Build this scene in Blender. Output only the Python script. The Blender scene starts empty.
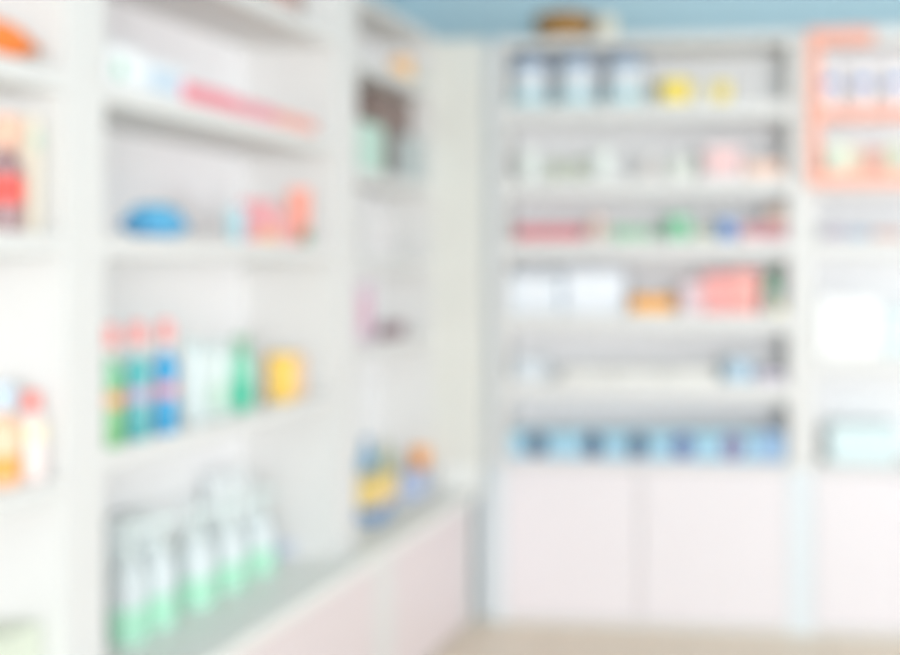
import bpy, bmesh, math, random
from mathutils import Vector, Matrix
random.seed(4)
sc = bpy.context.scene
col = sc.collection
PI = math.pi

# ------------------------------------------------------------------ view
EYE = 1.6
FPX = 1300.0
TAN = 0.14
YAW = math.atan(TAN)
SN, CS = math.sin(YAW), math.cos(YAW)
CX, CY = 648.0, 266.0

cam = bpy.data.cameras.new('camera')
co = bpy.data.objects.new('camera', cam)
col.objects.link(co)
co.location = (0, 0, EYE)
co.rotation_euler = (PI/2, 0, YAW)
cam.sensor_width = 36
cam.lens = FPX/900*36
cam.shift_x = (450-CX)/900
cam.shift_y = (CY-327.5)/900
cam.clip_start = 0.05
cam.dof.use_dof = True
cam.dof.focus_distance = 0.55
cam.dof.aperture_fstop = 3.95
cam.dof.aperture_blades = 0
sc.camera = co

# real-world positions read off the plan: depth along the left run / offset along the back run
def run_y(px, X):                       # left run: distance Y of a point at lateral X
    d = FPX*abs(X)/CS/(830-px)
    return (d+X*SN)/CS
def back_x(px, Y):                      # back run: lateral X of a point at distance Y
    t = (px-CX)/FPX
    d = Y/(t*SN+CS)
    return t*d*CS-d*SN
def height(px, py, X, Y):
    d = -X*SN+Y*CS
    return EYE-(py-CY)*d/FPX

# ------------------------------------------------------------------ materials
def srgb(c):
    return tuple(((v/255+0.055)/1.055)**2.4 if v/255 > 0.04045 else v/255/12.92 for v in c)
MATS = {}
def mat(name, rgb, rough=0.5, noise=0.03, scale=30, metal=0.0, trans=0.0, coat=0.0, alpha=1.0):
    if name in MATS: return MATS[name]
    m = bpy.data.materials.new(name); m.use_nodes = True
    nt = m.node_tree; b = nt.nodes['Principled BSDF']
    c = srgb(rgb)
    tc = nt.nodes.new('ShaderNodeTexCoord')
    n = nt.nodes.new('ShaderNodeTexNoise'); n.inputs['Scale'].default_value = scale
    nt.links.new(tc.outputs['Object'], n.inputs['Vector'])
    mx = nt.nodes.new('ShaderNodeMix'); mx.data_type = 'RGBA'
    mx.inputs['A'].default_value = (*[v*(1-noise) for v in c], 1)
    mx.inputs['B'].default_value = (*[min(1, v*(1+noise)) for v in c], 1)
    nt.links.new(n.outputs['Fac'], mx.inputs['Factor'])
    nt.links.new(mx.outputs['Result'], b.inputs['Base Color'])
    b.inputs['Roughness'].default_value = rough
    b.inputs['Metallic'].default_value = metal
    b.inputs['Transmission Weight'].default_value = trans
    b.inputs['Coat Weight'].default_value = coat
    MATS[name] = m
    return m
def hazed_ink(rgb, rough=0.45):
    c = tuple(int(v*.82+248*.18) for v in rgb)  # haze painted in: every product colour is lifted toward white
    return mat('print_%02x%02x%02x' % c, c, rough, 0.04, 60)

WHITE = mat('white_laminate', (225, 224, 222), 0.45, 0.01, 8)
BACKW = mat('lightened_back_board', (247, 247, 248), 0.6, 0.01, 8)  # whiter than the fronts: brightness inside the bays put into the colour
CREAM = mat('cream_laminate', (226, 225, 218), 0.5, 0.01, 8)
AQUAW = mat('pale_aqua_edge', (228, 234, 238), 0.45, 0.01, 8)
PINKD = mat('pale_pink_door', (234, 228, 231), 0.4, 0.01, 8)
PINKL = mat('blush_door', (228, 216, 217), 0.4, 0.01, 8)
WORK = mat('pale_grey_worktop', (238, 238, 234), 0.4, 0.03, 40)
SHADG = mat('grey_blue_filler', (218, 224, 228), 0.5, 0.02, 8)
ORANGE = mat('coral_frame', (250, 180, 158), 0.45, 0.02, 8)
WALLB = mat('blue_wall_paint', (184, 212, 222), 0.8, 0.02, 5)
CEIL = mat('pale_blue_ceiling_paint', (184, 212, 222), 0.9, 0.01, 5)

# ------------------------------------------------------------------ mesh helpers
def bm_box(bm, lo, hi, bev=0.0, seg=2):
    r = bmesh.ops.create_cube(bm, size=1)
    vs = r['verts']
    for v in vs:
        v.co = Vector([(lo[i]+hi[i])/2 + v.co[i]*(hi[i]-lo[i]) for i in range(3)])
    if bev > 0:
        es = list({e for v in vs for e in v.link_edges})
        bmesh.ops.bevel(bm, geom=es, offset=bev, segments=seg, affect='EDGES', profile=0.5)
def bm_lathe(bm, prof, seg=28, sx=1.0, sy=1.0, cx=0, cy=0):
    rings = []
    for r, z in prof:
        if r < 1e-6:
            rings.append([bm.verts.new((cx, cy, z))])
        else:
            rings.append([bm.verts.new((cx+math.cos(2*PI*k/seg)*r*sx, cy+math.sin(2*PI*k/seg)*r*sy, z)) for k in range(seg)])
    for a, b in zip(rings, rings[1:]):
        for k in range(seg):
            k2 = (k+1) % seg
            if len(a) == 1 and len(b) > 1: bm.faces.new((a[0], b[k2], b[k]))
            elif len(b) == 1 and len(a) > 1: bm.faces.new((a[k], a[k2], b[0]))
            elif len(a) > 1: bm.faces.new((a[k], a[k2], b[k2], b[k]))
    if len(rings[0]) > 1: bm.faces.new(list(reversed(rings[0])))
    if len(rings[-1]) > 1: bm.faces.new(rings[-1])
def obj(name, bm, m, parent=None, smooth=False):
    bmesh.ops.recalc_face_normals(bm, faces=bm.faces)
    me = bpy.data.meshes.new(name)
    bm.to_mesh(me); bm.free()
    if smooth:
        for p in me.polygons: p.use_smooth = True
        try: me.set_sharp_from_angle(angle=math.radians(40))
        except Exception: pass
    me.materials.append(m)
    o = bpy.data.objects.new(name, me); col.objects.link(o)
    if parent: o.parent = parent
    return o
def box(name, lo, hi, m, parent=None, bev=0.0):
    bm = bmesh.new(); bm_box(bm, lo, hi, bev)
    return obj(name, bm, m, parent)
def lathe(name, prof, m, parent=None, **k):
    bm = bmesh.new(); bm_lathe(bm, prof, **k)
    return obj(name, bm, m, parent, True)
def thing(name, label, cat, loc=(0, 0, 0), rz=0.0, group=None):
    if cat in SMALL: loc = (loc[0], loc[1], loc[2]+.0008)      # hairline clearance above the shelf
    o = bpy.data.objects.new(name, None); col.objects.link(o)
    o.empty_display_size = 0.05
    o.location = loc; o.rotation_euler = (0, 0, rz)
    o['label'] = label; o['category'] = cat
    if group: o['group'] = group
    return o
SMALL = {'box', 'bottle', 'jar', 'tub', 'tube', 'pouch', 'basket'}
def struct(o):
    o['kind'] = 'structure'; return o

# ------------------------------------------------------------------ plan
XF1 = -1.68      # shelf fronts, first two bays of the left run
XF2 = -1.77      # shelf fronts of the set-back third bay
XB = -2.03       # back of the left run
XD = -1.59       # door fronts of the left base cabinets
YB = 5.68        # fronts of the back run
DB = 0.34        # its depth
XWALL, YWALL = -2.06, YB+DB+0.03
ZT = 2.62
LW = 0.60        # left worktop height

# room
def floor_mat():
    m = mat('beige_tile_floor', (224, 208, 186), 0.35, 0.03, 3)
    nt = m.node_tree; b = nt.nodes['Principled BSDF']
    br = nt.nodes.new('ShaderNodeTexBrick')
    br.offset = 0; br.inputs['Scale'].default_value = 1
    br.inputs['Brick Width'].default_value = 0.6; br.inputs['Row Height'].default_value = 0.6
    br.inputs['Mortar Size'].default_value = 0.004
    br.inputs['Color1'].default_value = (*srgb((236, 220, 200)), 1)
    br.inputs['Color2'].default_value = (*srgb((232, 215, 194)), 1)
    br.inputs['Mortar'].default_value = (*srgb((200, 184, 164)), 1)
    tc = nt.nodes.new('ShaderNodeTexCoord')
    nt.links.new(tc.outputs['Object'], br.inputs['Vector'])
    nt.links.new(br.outputs['Color'], b.inputs['Base Color'])
    return m
struct(box('floor', (XWALL-0.1, -3.5, -0.1), (3.6, YWALL+0.1, 0), floor_mat()))
struct(box('ceiling', (XWALL-0.1, -3.5, 3.2), (3.6, YWALL+0.1, 3.3), CEIL))
struct(box('wall_back', (XWALL-0.1, YWALL, 0), (3.6, YWALL+0.1, 3.2), WALLB))
struct(box('wall_left', (XWALL-0.1, -3.5, 0), (XWALL, YWALL, 3.2), WALLB))

# ---- left run: shelving units (axis along Y, open towards +X)
TH = 0.052
SH1 = [1.168, 1.673, 2.035, 2.41]
SH2 = [1.30, 1.63, 1.97, 2.40]
def left_unit(label, y0, y1, s0, s1, xf, shelves, top, m=WHITE):
    t = thing('shelving_unit', label, 'shelving', (xf, (y0+y1)/2, LW), 0, 'tall white shelving units')
    oy = (y0+y1)/2
    L = lambda lo, hi: ((lo[0]-xf, lo[1]-oy, lo[2]-LW), (hi[0]-xf, hi[1]-oy, hi[2]-LW))
    def p(name, lo, hi, mm=m, bev=0.0):
        a, b = L(lo, hi); return box(name, a, b, mm, t, bev)
    p('back_panel', (XB, y0+.001, LW), (XB+.012, y1-.001, top), BACKW)
    p('side_panel', (XB+.012, y0, LW), (xf-.02, y0+s0, top-.04))
    p('side_panel', (XB+.012, y1-s1, LW), (xf-.02, y1, top-.04))
    p('upright', (xf-.02, y0, LW), (xf, y0+s0, top-.04), m, .002)
    p('upright', (xf-.02, y1-s1, LW), (xf, y1, top-.04), m, .002)
    p('top_panel', (XB+.012, y0, top-.04), (xf, y1, top), m, .002)
    for z in shelves:
        p('shelf', (XB+.012, y0+s0, z-TH), (xf-.001, y1-s1, z), m, .002)
    return t
left_unit('white open shelving bay at left edge, cut off by the frame', 0.95, 2.757, .08, .08, XF1, [1.135]+SH1[1:], 2.80)
left_unit('wide white shelving bay left of centre with bottles and boxes', 2.757, 4.475, .081, .195, XF1, SH1, 2.80)
left_unit('narrow set-back white shelving bay between wide bay and corner panel', 4.476, YB-.001, .05, .02, XF2, SH2, 2.64)

# ---- left run: base cabinets + worktop
def left_base(label, y0, y1, doors, st0, st1):
    t = thing('base_cabinet', label, 'cabinet', (XD, (y0+y1)/2, 0), 0, 'low cabinets with pale pink doors')
    oy = (y0+y1)/2
    def p(name, lo, hi, mm, bev=0.0):
        return box(name, (lo[0]-XD, lo[1]-oy, lo[2]), (hi[0]-XD, hi[1]-oy, hi[2]), mm, t, bev)
    p('carcass', (XB, y0, 0.04), (XD-.022, y1, LW-.04), WHITE)
    p('plinth', (XB, y0, 0), (XD-.03, y1, 0.04), AQUAW)
    p('stile', (XD-.022, y0, 0.0), (XD, y0+st0, LW-.04), WHITE, .001)
    p('stile', (XD-.022, y1-st1, 0.0), (XD, y1, LW-.04), WHITE, .001)
    a, b = y0+st0, y1-st1
    w = (b-a)/doors
    for k in range(doors):
        p('door', (XD-.02, a+k*w+.003, .03), (XD-.001, a+(k+1)*w-.003, LW-.05), PINKL, .003)
left_base('pink-doored low cabinet under the shelving bay cut off at left edge', 0.95, 2.757, 2, .08, .08)
left_base('pink-doored low cabinet below the wide left bay, lower left of photo', 2.758, 4.505, 2, .081, .095)
left_base('pink-doored low cabinet in the corner, below the set-back bay', 4.506, YB-.001, 1, .095, .11)
w = box('worktop', (XB, 0.95, LW-.04), (XD+.03, YB+DB, LW), WORK, None, .003)
w['label'] = 'long pale grey worktop running along the left shelving'; w['category'] = 'worktop'
# corner panel between left run and back run
t = thing('corner_cladding', 'plain cream vertical panel filling the corner between the two shelving runs', 'panel', (-1.655, YB, LW))
box('upper_panel', (-.118, 0, .701-LW), (.115, .02, ZT-LW), CREAM, t, .002)
box('lower_panel', (-.105, .008, .0), (.105, .02, .10), WORK, t)
XS = back_x(494, YB)-.001
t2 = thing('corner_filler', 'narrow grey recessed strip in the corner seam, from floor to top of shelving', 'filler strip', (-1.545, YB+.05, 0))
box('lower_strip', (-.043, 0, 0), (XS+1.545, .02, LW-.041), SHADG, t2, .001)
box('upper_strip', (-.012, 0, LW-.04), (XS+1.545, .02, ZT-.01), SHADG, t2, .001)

# ---- back run
ZB = 0.745
BX = lambda px: back_x(px, YB)
xa0, xa1, xm, xb0 = BX(494), BX(507), BX(800), BX(816)
xa2 = BX(788)
XE = 2.35
def back_unit(label, x0, x1, s0, s1, shelves, back=BACKW):
    cx_ = (x0+x1)/2
    t = thing('shelving_unit', label, 'shelving', (cx_, YB, ZB), 0, 'tall white shelving units')
    def p(name, lo, hi, mm=WHITE, bev=0.0):
        return box(name, (lo[0]-cx_, lo[1]-YB, lo[2]-ZB), (hi[0]-cx_, hi[1]-YB, hi[2]-ZB), mm, t, bev)
    p('back_panel', (x0+.001, YB+DB-.012, ZB), (x1-.001, YB+DB, ZT), back)
    p('side_panel', (x0, YB+.02, ZB), (x0+.02, YB+DB-.012, ZT-.045))
    p('side_panel', (x1-.02, YB+.02, ZB), (x1, YB+DB-.012, ZT-.045))
    p('upright', (x0, YB, ZB), (x0+s0, YB+.02, ZT-.045), WHITE, .002)
    p('upright', (x1-s1, YB, ZB), (x1, YB+.02, ZT-.045), WHITE, .002)
    p('top_panel', (x0, YB, ZT-.045), (x1, YB+DB-.012, ZT), WHITE, .002)
    for z in shelves:
        p('shelf', (x0+.02, YB+.021, z-.04), (x1-.02, YB+DB-.012, z), WHITE, .002)
        p('shelf_edge', (x0+s0, YB+.001, z-.08), (x1-s1, YB+.02, z), WHITE, .002)
    return t
SA = [1.09, 1.393, 1.715, 1.99, 2.32]
SB = [1.215, 1.715, 1.985]
back_unit('white shelving unit on the far wall with three blue-lidded jars on top shelf', xa0, xm, xa1-xa0, xm-xa2, SA)
back_unit('white shelving unit at right edge holding the coral orange display frame', xm+.001, XE, xb0-xm, .06, SB)
def back_base(label, x0, x1, cuts, st0, st1):
    cx_ = (x0+x1)/2
    t = thing('base_cabinet', label, 'cabinet', (cx_, YB, 0), 0, 'low cabinets with pale pink doors')
    def p(name, lo, hi, mm, bev=0.0):
        return box(name, (lo[0]-cx_, lo[1]-YB, lo[2]), (hi[0]-cx_, hi[1]-YB, hi[2]), mm, t, bev)
    p('carcass', (x0, YB+.022, .04), (x1, YB+DB, ZB-.03), WHITE)
    p('plinth', (x0, YB+.03, 0), (x1, YB+DB, .04), AQUAW)
    p('top_board', (x0, YB-.004, ZB-.03), (x1, YB+DB, ZB), WHITE, .002)
    p('stile', (x0, YB, .0), (x0+st0, YB+.022, ZB-.03), AQUAW, .001)
    p('stile', (x1-st1, YB, .0), (x1, YB+.022, ZB-.03), AQUAW, .001)
    p('bottom_rail', (x0+st0, YB, .0), (x1-st1, YB+.022, .03), WHITE, .001)
    a, b = x0+st0, x1-st1
    e = [a]+cuts+[b]
    for u, v in zip(e, e[1:]):
        p('door', (u+.004, YB-.003, .035), (v-.004, YB+.02, ZB-.04), PINKD, .003)
    return t
back_base('two-door pale pink cabinet under the blue boxes on the far wall', xa0, xm, [BX(640)], .05, xm-xa2)
back_base('pale pink low cabinet at lower right edge beyond the pale blue post', xm+.001, XE, [BX(930)], xb0-xm-.01, .06)

# coral display frame
xo0, xo1 = BX(812)+.0, XE-.07
zo0, zo1 = 1.985, 2.575
YO = YB-.05
xo0 = back_x(808, YO)
zo1 = height(815, 29, xo0, YO)
zmid = height(830, 107, xo0, YO)
zo0 = height(830, 186, xo0, YO)
t = thing('display_frame', 'coral orange box-shaped display frame at upper right holding small bottles', 'display frame', ((xo0+xo1)/2, YO, zo0))
def p(name, lo, hi, mm=ORANGE, bev=.002):
    c = ((xo0+xo1)/2, YO, zo0)
    return box(name, tuple(lo[i]-c[i] for i in range(3)), tuple(hi[i]-c[i] for i in range(3)), mm, t, bev)
YI = YB-.003
p('side_panel', (xo0, YO, zo0), (xo0+.055, YI, zo1))
p('side_panel', (xo1-.06, YO, zo0), (xo1, YI, zo1))
p('top_panel', (xo0+.055, YO, zo1-.068), (back_x(874, YO), YI, zo1))
p('header_card', (back_x(874, YO)+.001, YO, zo1-.068), (xo1-.06, YI, zo1), WHITE)
p('shelf', (xo0+.055, YO, zmid-.06), (xo1-.06, YI, zmid))
p('bottom_panel', (xo0+.055, YO, zo0), (xo1-.06, YI, zo0+.06))

# ------------------------------------------------------------------ products
def carton(label, lo, hi, rgb, panel=None, side='x', rz=0, group=None, name='carton', cat='box', spot=None, band=None, pscale=(.7, .6)):
    """folding carton; front faces +X (side 'x') or -Y (side 'y')"""
    c = ((lo[0]+hi[0])/2, (lo[1]+hi[1])/2, lo[2])
    w, d, h = hi[0]-lo[0], hi[1]-lo[1], hi[2]-lo[2]
    t = thing(name, label, cat, c, rz, group)
    m = hazed_ink(rgb)
    bv = min(.003, .1*min(w, d, h))
    bd = box('body', (-w/2, -d/2, 0), (w/2, d/2, h), m, t, bv)
    dark = tuple(int(v*.93) for v in rgb)
    e = .0012
    # tuck flap on the top
    box('tuck_flap', (-w/2*.96, -d/2*.96, h), (w/2*.96, d/2*.96, h+e), m, t)
    if panel:
        a, b = pscale
        if side == 'x': box('printed_panel', (w/2, -d/2*a, h*(1-b)/2), (w/2+e, d/2*a, h*(1+b)/2), hazed_ink(panel), bd)
        else: box('printed_panel', (-w/2*a, -d/2-e, h*(1-b)/2), (w/2*a, -d/2, h*(1+b)/2), hazed_ink(panel), bd)
    if band:
        rgb2, z0, z1 = band
        if side == 'x': box('printed_band', (w/2, -d/2*.98, h*z0), (w/2+e, d/2*.98, h*z1), hazed_ink(rgb2), bd)
        else: box('printed_band', (-w/2*.98, -d/2-e, h*z0), (w/2*.98, -d/2, h*z1), hazed_ink(rgb2), bd)
    if spot:
        rgb2, u, v, r = spot
        bm = bmesh.new()
        bmesh.ops.create_cone(bm, cap_ends=True, segments=24, radius1=r, radius2=r, depth=.003)
        if side == 'x': M = Matrix.Translation((w/2+.0015, u*d/2, v*h)) @ Matrix.Rotation(PI/2, 4, 'Y')
        else: M = Matrix.Translation((u*w/2, -d/2-.0015, v*h)) @ Matrix.Rotation(PI/2, 4, 'X')
        bmesh.ops.transform(bm, matrix=M, verts=bm.verts)
        obj('round_mark', bm, hazed_ink(rgb2), bd)
    return t

# boxes on the left run: whole visible span px0..px1, top edge given at the right end
def LBox(label, px0, px1, off, dep, z, h, rgb, xf=XF1, **k):
    X = xf-off
    y0, y1 = run_y(px0, X-dep), run_y(px1, X)
    lo_, hi_ = (4.53, 5.655) if xf == XF2 else ((2.842, 4.276) if px1 > 66 else (1.04, 2.672))
    y0, y1 = max(y0, lo_), min(y1, hi_)
    if y1-y0 < .03: y0, y1 = (y0, y0+.03) if y0+.03 < hi_ else (hi_-.03, hi_)
    return carton(label, (X-dep, y0, z), (X, y1, z+h), rgb, side='x', **k)
# boxes on the back run
def BBox(label, px0, px1, z, pytop, rgb, off=.03, dep=.16, **k):
    Y = YB+off
    x0, x1 = back_x(px0, Y), back_x(px1, Y)
    h = height((px0+px1)/2, pytop, (x0+x1)/2, Y)-z
    k.setdefault('side', 'y')
    return carton(label, (x0, Y, z), (x1, Y+dep, z+max(h, .01)), rgb, **k)

def bottle(label, loc, r, h, rgb, cap, band=None, group=None, name='bottle', cat='bottle', neck=None, shape='round', shoulder=None, capr=.5, sx=1, sy=1, capf=.16, rz=0, base=None):
    """body, neck, cap, wrap label"""
    t = thing(name, label, cat, loc, rz, group)
    hb = h*(1-capf)
    ch = h*capf
    m = hazed_ink(rgb, .3)
    if shape == 'round':
        prof = [(r*.88, 0), (r, .012*h), (r, hb*.74), (r*.93, hb*.82), (r*.62, hb*.92), (r*.42, hb*.95), (r*.42, hb)]
    elif shape == 'waist':
        prof = [(r*.9, 0), (r, .02*h), (r, hb*.38), (r*.84, hb*.52), (r*.84, hb*.58), (r, hb*.74), (r*.9, hb*.84), (r*.5, hb*.93), (r*.36, hb*.96), (r*.36, hb)]
    else:
        prof = [(r*.94, 0), (r, .02*h), (r, hb*.9), (r*.92, hb*.97), (r*.8, hb)]
    bd = lathe('body', prof, m, t, sx=sx, sy=sy)
    rc = r*capr
    cz = hb
    if neck:
        lathe('neck', [(r*.34, hb), (r*.34, hb+ch*.35)], hazed_ink(neck), t, sx=sx, sy=sy)
        cz = hb+ch*.3
        lathe('cap', [(rc*.8, cz), (rc, cz+.1*ch), (rc*1.02, cz+.45*ch), (rc*.8, cz+.65*ch), (0, cz+.7*ch)], hazed_ink(cap), t, sx=sx, sy=sy)
    else:
        lathe('cap', [(rc*.97, cz), (rc, cz+.04*ch), (rc, cz+.85*ch), (rc*.9, cz+ch), (0, cz+ch)], hazed_ink(cap), t, sx=sx, sy=sy)
    if band:
        for rgb2, z0, z1 in (band if isinstance(band, list) else [band]):
            lathe('wrap_label', [(r*.95, hb*z0), (r*1.02, hb*z0+.001), (r*1.02, hb*z1-.001), (r*.95, hb*z1)], hazed_ink(rgb2), bd, sx=sx, sy=sy)
    if shoulder:
        lathe('shoulder_sleeve', [(r*1.0, hb*.72), (r*1.03, hb*.73), (r*.98, hb*.82), (r*.68, hb*.92), (r*.5, hb*.95)], hazed_ink(shoulder), bd, sx=sx, sy=sy)
    return t
def jar(label, loc, r, h, rgb, lid, group=None, content=None, lidf=.22, name='jar', band=None, glass=False):
    t = thing(name, label, 'jar', loc, 0, group)
    hb = h*(1-lidf)
    m = GLASS if glass else hazed_ink(rgb, .3)
    if glass:
        lathe('glass_body', [(r*.9, 0), (r, .02*h), (r, hb*.86), (r*.86, hb*.95), (r*.86, hb), (r*.82, hb), (r*.82, hb*.95), (r*.96, hb*.85), (r*.96, .03*h), (0, .03*h)], m, t)
    else:
        lathe('body', [(r*.9, 0), (r, .04*h), (r, hb*.86), (r*.86, hb*.95), (r*.86, hb)], m, t)
    if content:
        for nm, rgb2, z0, z1 in content:
            lathe(nm, [(r*.9, hb*z0), (r*.93, hb*z0+.003), (r*.93, hb*z1-.006), (r*.8, hb*z1), (0, hb*z1)], hazed_ink(rgb2, .8), t)
    lathe('lid', [(r*.9, hb), (r*.96, hb+.002), (r*.96, h*.97), (r*.88, h), (0, h)], hazed_ink(lid), t)
    if band:
        lathe('wrap_label', [(r*.95, hb*band[1]), (r*1.02, hb*band[1]+.001), (r*1.02, hb*band[2]-.001), (r*.95, hb*band[2])], hazed_ink(band[0]), t)
    return t
def pouch(label, loc, L, W, H, rgb, edge, rz=0, group=None, cat='pouch', name='pouch', top=None):
    """soft pillow pack lying down, long axis along local Y"""
    t = thing(name, label, cat, loc, rz, group)
    bm = bmesh.new()
    n, mm = 16, 12
    for sgn in (1, -1):
        g = [[None]*(mm+1) for _ in range(n+1)]
        for i in range(n+1):
            for j in range(mm+1):
                u, v = i/n*2-1, j/mm*2-1
                k = max(0, (1-u**4))*max(0, (1-v**4))
                z = H*.35+sgn*(H*.65 if sgn > 0 else H*.35)*k**.6
                z += .003*math.sin(7*u+3*v)*k
                if sgn < 0: z = max(0, z-.003*math.sin(7*u+3*v)*k)
                g[i][j] = bm.verts.new((v*W/2*(1-.06*abs(u)), u*L/2, max(0, z)))
        for i in range(n):
            for j in range(mm):
                bm.faces.new((g[i][j], g[i+1][j], g[i+1][j+1], g[i][j+1]))
    bmesh.ops.remove_doubles(bm, verts=bm.verts, dist=1e-5)
    obj('body', bm, hazed_ink(rgb), t, True)
    for s in (1, -1):
        box('seal', (-W/2*.92, s*(L/2+.006)-.007, H*.33), (W/2*.92, s*(L/2+.006)+.007, H*.37), hazed_ink(edge), t)
    if top:
        lathe('printed_oval', [(.5, H*.9), (.42, H*1.0), (0, H*1.02)], hazed_ink(top), t, sx=W*.7, sy=L*.7)
    return t
def tub(label, loc, r, h, rgb, lid, group=None, sx=1, sy=1, rz=0):
    t = thing('tub', label, 'tub', loc, rz, group)
    lathe('body', [(r*.82, 0), (r*.85, .02*h), (r*.98, h*.8), (r*.98, h*.82)], hazed_ink(rgb), t, sx=sx, sy=sy)
    lathe('lid', [(r*.98, h*.82), (r*1.03, h*.83), (r*1.03, h*.93), (r*.97, h*.96), (r*.9, h), (0, h)], hazed_ink(lid), t, sx=sx, sy=sy)
    return t
def pump(label, loc, r, h, rgb, low, head, group=None):
    t = thing('pump_bottle', label, 'bottle', loc, .5, group)
    hb = h*.72
    lathe('body', [(r*.92, 0), (r, .01*h), (r, hb*.7), (r*.9, hb*.85), (r*.5, hb*.96), (r*.4, hb)], hazed_ink(rgb, .3), t)
    lathe('wrap_label', [(r*.96, hb*.03), (r*1.02, hb*.04), (r*1.02, hb*.43), (r*.96, hb*.44)], hazed_ink(low), t)
    lathe('collar', [(r*.46, hb), (r*.46, hb+.09*h), (r*.2, hb+.1*h)], hazed_ink(head), t)
    pm = bmesh.new()
    bm_lathe(pm, [(r*.12, hb+.1*h), (r*.12, hb+.2*h)], seg=12)
    bm_box(pm, (-r*.4, -r*.34, hb+.2*h), (r*1.1, r*.34, h), .004)
    obj('pump_head', pm, hazed_ink(head), t)
    return t
def tube(label, loc, r, h, rgb, cap, rz=0, group=None, lean=0):
    """squeeze tube standing on its cap"""
    t = thing('tube', label, 'tube', loc, rz, group)
    t.rotation_euler = (0, lean, rz)
    lathe('cap', [(r*.8, 0), (r*.85, .01), (r*.8, h*.2)], hazed_ink(cap), t)
    bm = bmesh.new()
    seg, st = 24, 8
    rings = []
    for i in range(st+1):
        f = i/st
        rings.append([bm.verts.new((r*(1-.93*f)*math.cos(2*PI*k/seg), r*(1+.15*f)*math.sin(2*PI*k/seg), h*(.2+.76*f))) for k in range(seg)])
    for a, b in zip(rings, rings[1:]):
        for k in range(seg): bm.faces.new((a[k], a[(k+1) % seg], b[(k+1) % seg], b[k]))
    bm.faces.new(rings[0][::-1]); bm.faces.new(rings[-1])
    obj('body', bm, hazed_ink(rgb), t, True)
    box('crimp', (-.002, -r*1.25, h*.955), (.002, r*1.25, h), hazed_ink(rgb), t)
    return t

GLASS = mat('pale_aqua_glass', (238, 243, 248), 0.1, 0.01, 5, trans=0.12)

# left run placements
def LP(px, off, z, xf=XF1):
    X = xf-off
    return (X, run_y(px, X), z)
def LS(px, off, xf=XF1):                  # picture scale, pixels per metre
    return (830-px)*CS/abs(xf-off)
def LH(px, py, off, z, xf=XF1):           # height of something whose top reads py
    return EYE-(py-CY)/LS(px, off, xf)-z

s0, s1, s2, s3 = SH1   # 1.18 1.673 2.035 2.41

# -- bay at the left edge
X = XF1-.06
pouch('bright orange soft pack lying on the upper shelf at left edge', (X, run_y(27, X)-.23, s2), .40, .11, .085, (255, 112, 8), (250, 130, 40))
bottle('dark-based bottle with red middle and peach top at left edge', LP(5, .05, s1), .035, .245, (150, 110, 112), (240, 180, 150), band=[((236, 52, 40), .32, .66)], capf=.28, capr=.8)
LBox('slim cream carton with pale green patch beside the dark-based bottle', 10, 41, .03, .05, s1, .25, (240, 228, 206), spot=((200, 220, 200), 0, .8, .02))
bottle('white bottle with coral red cap on third shelf at left edge', LP(31, .04, 1.135), .030, .19, (240, 222, 218), (240, 110, 100), band=[((250, 236, 200), .55, .8)], capf=.2, capr=.62)
bottle('orange-labelled bottle with pale blue top cut by the left edge', LP(3, .05, 1.135), .033, .215, (246, 190, 150), (190, 208, 226), band=[((255, 150, 40), .1, .42)], capf=.26, capr=.75)
LBox('pale green pack on the worktop at lower left edge', -60, 42, .05, .10, LW, .21, (214, 222, 200), name='carton')

# -- wide bay, top shelf
LBox('dark brown carton with pink end high above the pink boxes', 225, 304, .02, .12, s3, .07, (120, 96, 84), panel=(190, 140, 130))
# shelf with white + pink
g = 'cartons on the upper shelf of the wide bay'
LBox('white carton with green dot, leftmost on the upper shelf', 72, 142, .03, .09, s2, .100, (244, 246, 248), spot=((160, 212, 184), -.3, .42, .022), group=g)
LBox('white carton with pale blue panel between green-dot carton and pink box', 110, 186, .03, .09, s2, .088, (238, 242, 247), panel=(190, 212, 230), group=g)
g = 'flat pink cartons on the upper shelf'
LBox('flat rose pink carton, nearest of the flat pink cartons', 154, 236, .02, .09, s2, .055, (236, 120, 138), group=g)
LBox('flat mauve pink carton between rose and salmon flat cartons', 209, 276, .02, .09, s2, .050, (232, 130, 146), group=g)
LBox('flat salmon carton, farthest of the flat pink cartons', 250, 316, .02, .09, s2, .045, (240, 148, 132), group=g)
# shelf with blue pouch
q = LP(155, .08, s1)
pouch('cyan and blue soft pack lying alone on the second shelf', q, .19, .10, .085, (60, 165, 218), (120, 150, 225), top=(10, 170, 210))
tub('small pale aqua tub left of the pink carton', LP(236, .07, s1), .028, .10, (168, 214, 224), (190, 222, 232))
LBox('pink carton with orange base stripe beside the aqua tub', 240, 277, .03, .06, s1, .125, (240, 152, 158), band=((250, 180, 110), .02, .25))
LBox('pale pink carton between pink carton and salmon tube', 266, 294, .04, .05, s1, .10, (240, 168, 164))
tube('salmon orange squeeze tube standing at end of the second shelf', LP(299, .05, s1), .030, .18, (246, 138, 112), (240, 110, 90), rz=-1.17)
bottle('tiny dark green bottle in front of the salmon tube', LP(306, .015, s1), .013, .05, (70, 140, 90), (50, 110, 70))
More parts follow.
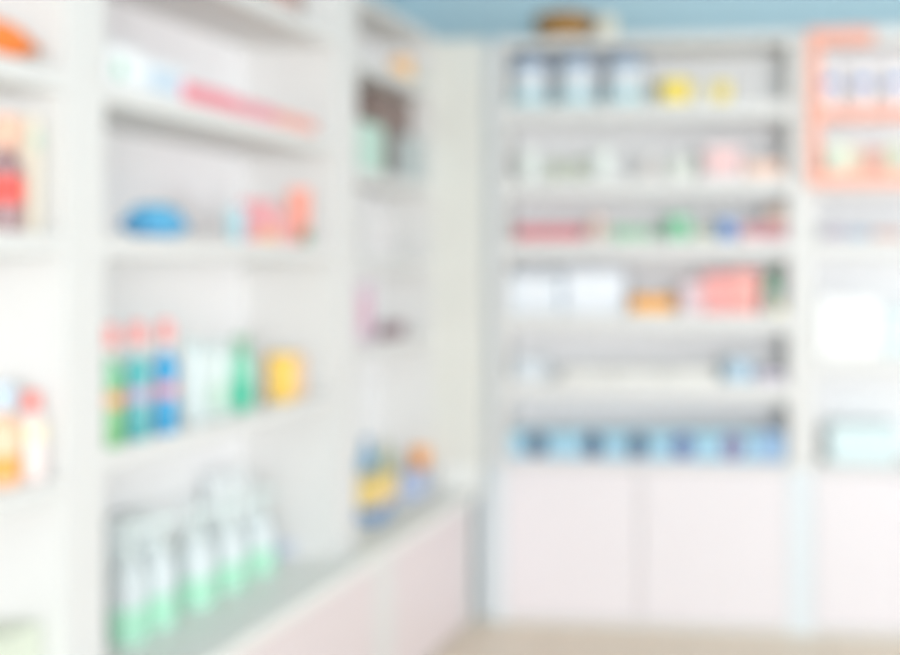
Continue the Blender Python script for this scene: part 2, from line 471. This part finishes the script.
# three bottles
g = 'pink-capped bottles on the middle shelf'
for px, body, sh, lab, lb in ((110, (95, 178, 105), (100, 190, 140), (240, 150, 90), 'green bottle with pink cap, nearest of the three pink-capped bottles'),
                              (137, (60, 165, 170), (50, 178, 180), (190, 165, 205), 'teal bottle with pink cap between green and blue bottles'),
                              (165, (10, 145, 205), (0, 150, 215), (225, 140, 160), 'blue bottle with pink cap, farthest of the three pink-capped bottles')):
    bottle(lb, LP(px, .028, s0), .030, .292, body, (250, 132, 126), band=[(lab, .44, .60)], shoulder=sh, neck=(240, 240, 240), capr=.62, capf=.27, group=g, shape='waist')
g = 'pale mint bottles on the middle shelf'
bottle('pale mint white bottle right beside the blue bottle', LP(194, .07, s0), .030, .225, (226, 240, 240), (200, 222, 222), group=g, shape='square', capf=.13, capr=.8)
bottle('pale mint bottle with green-tinted label beside the emerald bottle', LP(218, .07, s0), .028, .215, (224, 240, 236), (196, 216, 216), band=[((200, 232, 212), .1, .5)], group=g, shape='square', capf=.13, capr=.8)
bottle('emerald green bottle with olive green cap', LP(241, .07, s0), .032, .218, (110, 210, 172), (120, 175, 140), band=[((30, 190, 145), .06, .5)], shape='round', capf=.16, capr=.8)
tub('yellow tub with golden lid right of the emerald bottle', LP(281, .07, s0), .048, .148, (255, 200, 70), (255, 196, 60))
LBox('peach carton standing behind the yellow tub', 286, 306, .04, .04, s0, .14, (246, 200, 160))

# worktop in the wide bay
g = 'green-based pump bottles on the worktop'
pl = [(128, 'white pump bottle with mint base, nearest on the worktop'),
      (158, 'white pump bottle with mint base, second from the near upright'),
      (196, 'white pump bottle with mint base, middle of the worktop row'),
      (228, 'white pump bottle with mint base, second from the far end of its row'),
      (258, 'white pump bottle with mint base, farthest of the worktop row')]
for i, (px, lb) in enumerate(pl):
    pump(lb, LP(px, .16, LW), .047 if i < 2 else .052, .32-.012*i, (208, 218, 220), (158, 226, 190), (220, 234, 232), g)
g = 'tall white packs at the back of the worktop'
LBox('white pack behind the nearest pump bottles on the worktop', 92, 150, .25, .07, LW, .30, (226, 234, 236), group=g)
LBox('white pack behind the farthest pump bottles on the worktop', 205, 250, .25, .06, LW, .32, (242, 248, 250), group=g)
LBox('flat slate blue carton beyond the pump bottles', 262, 322, .15, .12, LW, .05, (196, 206, 224))

# -- set-back bay
z0, z1, z2, z3 = SH2
f = XF2
def S(px, off): return LS(px, off, f)
jar('small amber jar on the top shelf of the set-back bay', LP(401, .05, z3, f), .05, .085, (250, 190, 110), (246, 176, 90))
LBox('low sage carton beside the amber jar', 412, 432, .03, .05, z3, .05, (206, 210, 190), xf=f)
LBox('pale mint carton low on the second shelf of the set-back bay', 345, 384, .02, .06, z2, .19, (186, 224, 208), xf=f)
LBox('dark brown carton behind the mint carton, partly standing in for shelf shade', 352, 416, .10, .08, z2, .36, (112, 88, 80), xf=f)  # tall and dark so its colour also gives the shade under the shelf
LBox('grey teal carton near the corner panel, beyond the brown carton', 394, 430, .03, .06, z2, .19, (176, 188, 188), xf=f)
LBox('whitish carton on the third shelf of the set-back bay', 345, 396, .03, .08, z1, .17, (232, 230, 230), xf=f, panel=(224, 220, 222))
LBox('magenta-tinted carton on the fourth shelf of the set-back bay', 345, 373, .03, .05, z0, .235, (214, 190, 208), xf=f, panel=(220, 160, 186))
LBox('low dark mauve carton on the fourth shelf next to the magenta-tinted one', 377, 405, .02, .05, z0, .06, (130, 96, 108), xf=f)
# worktop of set-back bay
LBox('flat steel blue carton, bottom of the pile under the yellow pack', 345, 392, -.03, .13, LW, .06, (96, 140, 190), xf=f)
LBox('yellow pack with peach edge lying on the steel blue carton', 345, 398, -.025, .12, LW+.0615, .10, (250, 212, 110), xf=f, band=((244, 190, 150), 0.02, .22))
bottle('sky blue bottle standing behind the yellow pack', LP(367, .17, LW, f), .035, .27, (90, 165, 210), (80, 150, 200))
bottle('olive green bottle beside the sky blue bottle', LP(386, .15, LW, f), .03, .235, (168, 180, 130), (170, 176, 140))
LBox('periwinkle carton supporting the orange tub near the corner', 396, 428, 0.0, .08, LW, .10, (172, 188, 224), xf=f)
q = LP(420, .045, LW+.1015, f)
tub('small orange tub on the periwinkle carton', q, .042, .085, (255, 150, 40), (255, 158, 50))

# -- far wall unit
a5, a4, a3, a2, a1 = SA
def BP(px, off, z):
    Y = YB+off; return (back_x(px, Y), Y, z)
def BHt(px, py, off, z):
    q = BP(px, off, z); return height(px, py, q[0], q[1])-z
g = 'blue-lidded frosted jars on the top shelf'
for px, lb in ((530, 'large frosted jar with slate blue lid, leftmost on the top shelf'), (577, 'large frosted jar with slate blue lid, middle of the three'), (626, 'large frosted jar with slate blue lid, beside the yellow tubs')):
    jar(lb, BP(px, .12, a1), .092, .22, (220, 232, 240), (146, 172, 204), group=g, content=[('filling', (170, 214, 224), .04, .26), ('cotton_filling', (238, 240, 248), .27, .92)], glass=True, band=((168, 212, 220), .03, .36))
tub('wide yellow tub right of the frosted jars', BP(675, .08, a1), .075, .105, (255, 222, 60), (255, 226, 60))
jar('small white jar between the two yellow tubs', BP(702, .07, a1), .038, .085, (240, 238, 228), (236, 234, 222))
tub('narrow pale yellow tub right of the small white jar', BP(722, .07, a1), .044, .09, (252, 224, 90), (248, 224, 100))
# second shelf
g = 'white jars on the second shelf'
jar('white jar, leftmost on the second shelf of the far unit', BP(530, .08, a2), .046, .125, (244, 250, 244), (240, 248, 240), group=g)
jar('white jar between low olive jars and pale pink jar', BP(603, .08, a2), .048, .125, (244, 250, 244), (240, 248, 240), group=g)
g = 'low olive jars on the second shelf'
jar('low olive jar right of the leftmost white jar', BP(556, .09, a2), .034, .085, (206, 214, 188), (196, 206, 178), group=g)
jar('low olive jar left of the second white jar', BP(578, .09, a2), .034, .085, (206, 214, 188), (196, 206, 178), group=g)
jar('pale blush jar standing by itself mid second shelf', BP(651, .08, a2), .042, .11, (236, 228, 224), (238, 234, 230))
BBox('faint green-grey carton left of the pale pink carton', 668, 694, a2, 158, (216, 220, 210), dep=.1)
BBox('pale pink carton on the second shelf with blush panel', 704, 742, a2, 146, (240, 214, 216), dep=.12, panel=(246, 190, 188))
BBox('low salmon carton at right end of the second shelf', 746, 782, a2, 162, (250, 202, 178), dep=.12)
# third shelf
g = 'flat red cartons on the third shelf'
for k, lb in enumerate(('flat red carton at the left end of the third shelf', 'flat red carton between two other flat red cartons', 'flat red carton nearest the small peach jar')):
    BBox(lb, 516+k*22, 537+k*22, a3, 227, (222, 100, 112), dep=.13, group=g)
jar('small peach jar right of the flat red cartons', BP(597, .07, a3), .036, .10, (240, 206, 190), (240, 200, 180))
g = 'low green cartons on the third shelf'
BBox('low green carton right of the peach jar', 612, 631, a3, 228, (140, 204, 160), dep=.1, group=g)
BBox('low green carton touching the green jar on its left side', 633, 652, a3, 229, (150, 204, 164), dep=.1, group=g)
jar('wide green jar, middle of the third shelf', BP(678, .08, a3), .060, .105, (110, 200, 150), (120, 206, 156), lidf=.3)
BBox('low olive carton between green jar and blue jar', 694, 712, a3, 230, (196, 204, 176), dep=.1)
jar('small blue jar on the third shelf', BP(727, .07, a3), .044, .09, (88, 140, 216), (100, 150, 220))
BBox('low rose carton right of the small blue jar', 742, 762, a3, 226, (224, 150, 160), dep=.1)
BBox('dark rose carton at right end of the third shelf', 764, 786, a3, 224, (196, 110, 124), dep=.12)
BBox('small tan carton sitting on the dark rose carton', 767, 785, a3+(EYE-EYE)+height(775, 224, back_x(775, YB+.03), YB+.03)-a3+.0015, 208, (214, 184, 166), dep=.08, off=.035)
# fourth shelf
g = 'large white cartons on the fourth shelf'
BBox('large bluish white carton at left end of the fourth shelf', 509, 560, a4, 275, (232, 240, 250), dep=.2, group=g, panel=(240, 244, 250))
BBox('large bluish white carton beside the orange box', 564, 624, a4, 271, (236, 243, 252), dep=.2, group=g, panel=(242, 246, 252), off=.04)
BBox('bright orange low box on the fourth shelf', 631, 672, a4, 297, (255, 158, 20), dep=.12, off=.015, band=((250, 186, 80), .0, .2))
BBox('slim mauve-white carton left of the coral cartons', 682, 701, a4, 282, (238, 208, 216), dep=.12)
g = 'coral cartons on the fourth shelf'
BBox('coral pink carton touching the mauve-white carton', 703, 729, a4, 274, (246, 142, 140), dep=.14, group=g, panel=(248, 164, 158))
BBox('coral pink carton nearest the green bottle', 730, 758, a4, 271, (250, 150, 140), dep=.14, group=g, panel=(250, 168, 158))
bottle('green bottle right of the coral cartons', BP(772, .09, a4), .034, .19, (150, 214, 180), (130, 208, 165), band=[((226, 232, 226), .04, .55)], capf=.2)
jar('small pale yellow jar at right end of the fourth shelf', BP(779, .022, a4), .026, .035, (244, 236, 180), (244, 238, 190))
# fifth shelf
g = 'low cream trays on the fifth shelf'
for k, lb in enumerate(('low cream tray pack, leftmost on the fifth shelf', 'low cream tray pack in the middle of the fifth shelf', 'low cream tray pack next to the pale blue jar')):
    BBox(lb, 562+k*52, 612+k*52, a5, 370, (240, 238, 230), dep=.16, group=g, name='tray_pack')
jar('pale blue jar on the fifth shelf', BP(738, .09, a5), .072, .095, (176, 210, 232), (186, 214, 234), lidf=.35)
BBox('low mauve carton right of the pale blue jar', 757, 784, a5, 373, (204, 192, 216), dep=.12)
BBox('faint pale blue carton alone at left end of the fifth shelf', 514, 546, a5, 360, (222, 230, 238), dep=.12)
# bottom row of blue boxes
g = 'blue cartons along the bottom shelf'
ed = [(510, 560, 537, 'blue carton with dark round mark, leftmost of the bottom row'),
      (562, 615, 593, 'blue carton with dark round mark, second from left'),
      (617, 660, 638, 'blue carton with dark round mark, third from left'),
      (662, 706, 683, 'blue carton with purplish round mark, fourth from left'),
      (708, 756, 733, 'blue carton with rosy purple round mark, fifth from left')]
for k, (p0, p1, ps, lb) in enumerate(ed):
    u = (ps-(p0+p1)/2)/((p1-p0)/2)
    BBox(lb, p0, p1, ZB, 433, (158, 212, 235), dep=.15, off=.025, group=g, spot=(((34, 46, 84), (16, 30, 76), (16, 28, 72), (50, 54, 126), (96, 56, 116))[k], u, .5, .05), band=((120, 180, 225), 0, .12))
BBox('deeper blue carton without a mark at right end of the bottom row', 758, 785, ZB, 433, (135, 178, 222), dep=.15, off=.025, group=g)

# -- right edge unit
g = 'white bottles with blue caps in the coral frame'
ys = YB-.0
for px, lb in ((831, 'white bottle with blue top, leftmost in the coral frame'), (863, 'white bottle with blue top, second in the coral frame'), (895, 'white bottle with blue top at right picture edge')):
    X = back_x(px, YO+.026)
    bottle(lb, (X, YO+.026, zmid), .0225, .175, (252, 236, 240), (250, 250, 255), band=[((80, 135, 215), .60, .86)], group=g, capf=.2, capr=.7, sx=1.45)
def FB(label, p0, p1, py, rgb, **k):
    x0, x1 = back_x(p0, YO), back_x(p1, YO)
    z = zo0+.06
    h = height((p0+p1)/2, py, (x0+x1)/2, YO)-z
    carton(label, (x0+.001, YO+.004, z), (x1-.001, YO+.044, z+h), rgb, side='y', **k)
FB('pale green carton lower left in the coral frame', 828, 849, 143, (222, 232, 206))
FB('small tan carton between green and red cartons in the coral frame', 850, 864, 147, (226, 200, 170))
FB('dull red carton in the lower row of the coral frame', 865, 884, 149, (214, 140, 124))
FB('sage carton at the right edge of the lower coral frame row', 885, 905, 144, (200, 206, 176))
BBox('low grey-mauve carton under the coral frame', 824, 846, SB[1], 229, (170, 160, 180), dep=.12)
BBox('low steel blue carton between grey-mauve and brown cartons', 848, 870, SB[1], 230, (150, 172, 196), dep=.12)
BBox('low brown-red carton at right edge under the coral frame', 873, 905, SB[1], 231, (204, 160, 150), dep=.12)
BBox('large bright white carton at right beside the pale mint carton', 818, 880, SB[0], 298, (255, 255, 255), dep=.2, off=.003, panel=(255, 255, 255))
BBox('pale mint carton at right edge beside the bright white carton', 882, 915, SB[0], 310, (216, 232, 234), dep=.2)
BBox('wide pale aqua carton at the bottom of the right unit', 829, 897, ZB, 426, (212, 234, 236), dep=.2)

# -- on top of the far unit
q = BP(565, .10, ZT)
t = thing('wicker_basket', 'round golden brown basket with reddish contents on top of shelving', 'basket', q)
bm = bmesh.new()
R0, HB = .122, .098
prof = [(R0*.72, 0), (R0*.95, .02), (R0*1.08, .05), (R0*1.1, HB), (R0*1.02, HB), (R0*.98, .05), (R0*.85, .02), (0, .012)]
bm_lathe(bm, prof, seg=48)
for v in bm.verts:
    a = math.atan2(v.co.y, v.co.x); s = 1+.02*math.sin(24*a)*(1 if int(v.co.z*100) % 2 else -1)
    v.co.x *= s; v.co.y *= s
WK = mat('golden_wicker', (158, 118, 62), .7, .2, 70)
obj('bowl', bm, WK, t, True)
bm = bmesh.new()
for k in range(40):
    a0 = 2*PI*k/40
    M = Matrix.Translation((math.cos(a0)*R0*1.06, math.sin(a0)*R0*1.06, HB)) @ Matrix.Rotation(a0, 4, 'Z')
    bmesh.ops.create_uvsphere(bm, u_segments=8, v_segments=6, radius=.010, matrix=M)
obj('rim', bm, WK, t, True)
lathe('contents', [(R0*.9, .04), (R0*.9, HB*.9), (R0*.75, HB+.018), (R0*.4, HB+.032), (0, HB+.036)], mat('reddish_filling', (140, 70, 64), .8, .2, 60), t)
jar('pale cream jar on top of shelving right of the basket', BP(607, .09, ZT), .046, .10, (236, 226, 200), (240, 232, 212))

# ------------------------------------------------------------------ ceiling lights + light
def lamp_panel(x, y, label):
    t = thing('ceiling_light', label, 'ceiling light', (x, y, 3.2), 0, 'ceiling light panels')
    box('frame', (-.62, -.32, -.03), (.62, .32, 0), WHITE, t, .003)
    m = MATS.get('lit_diffuser')
    if not m:
        m = mat('lit_diffuser', (255, 255, 255), .5)
        b = m.node_tree.nodes['Principled BSDF']
        b.inputs['Emission Color'].default_value = (1, .9, .78, 1)
        b.inputs['Emission Strength'].default_value = 4.5
    box('diffuser', (-.58, -.28, -.036), (.58, .28, -.03), m, t)
    for s in (-1, 1):
        pass
lamp_panel(0.2, 1.2, 'rectangular ceiling light panel nearer the shop entrance')
lamp_panel(0.2, 3.9, 'rectangular ceiling light panel nearer the far shelving')

def area(name, loc, target, sx, sy, power, color):
    l = bpy.data.lights.new(name, 'AREA'); l.shape = 'RECTANGLE'; l.size = sx; l.size_y = sy
    l.energy = power; l.color = color
    o = bpy.data.objects.new(name, l); col.objects.link(o)
    o.location = loc
    d = Vector(target)-Vector(loc)
    o.rotation_euler = d.to_track_quat('-Z', 'Y').to_euler()
    return o
# shop-front daylight behind and to the right of the viewer
area('daylight_shopfront', (2.4, -6.0, 1.7), (-.8, 4.6, 1.1), 3.0, 1.6, 600, (.96, .98, 1.0))
area('side_fill', (6.5, 3.2, 1.1), (-1.6, 3.6, .8), 4.0, 1.4, 160, (.93, .965, 1.0))  # added fill lamp, no real window; brightens the left bays from the right

w = bpy.data.worlds.new('world'); sc.world = w; w.use_nodes = True
bg = w.node_tree.nodes['Background']
bg.inputs['Color'].default_value = (1, .985, .98, 1)
bg.inputs['Strength'].default_value = 0.68

vs = sc.view_settings
vs.view_transform = 'Standard'; vs.look = 'None'; vs.gamma = 1; vs.exposure = 0.0
vs.use_curve_mapping = False
sc.cycles.use_denoising = True
sc.cycles.max_bounces = 10
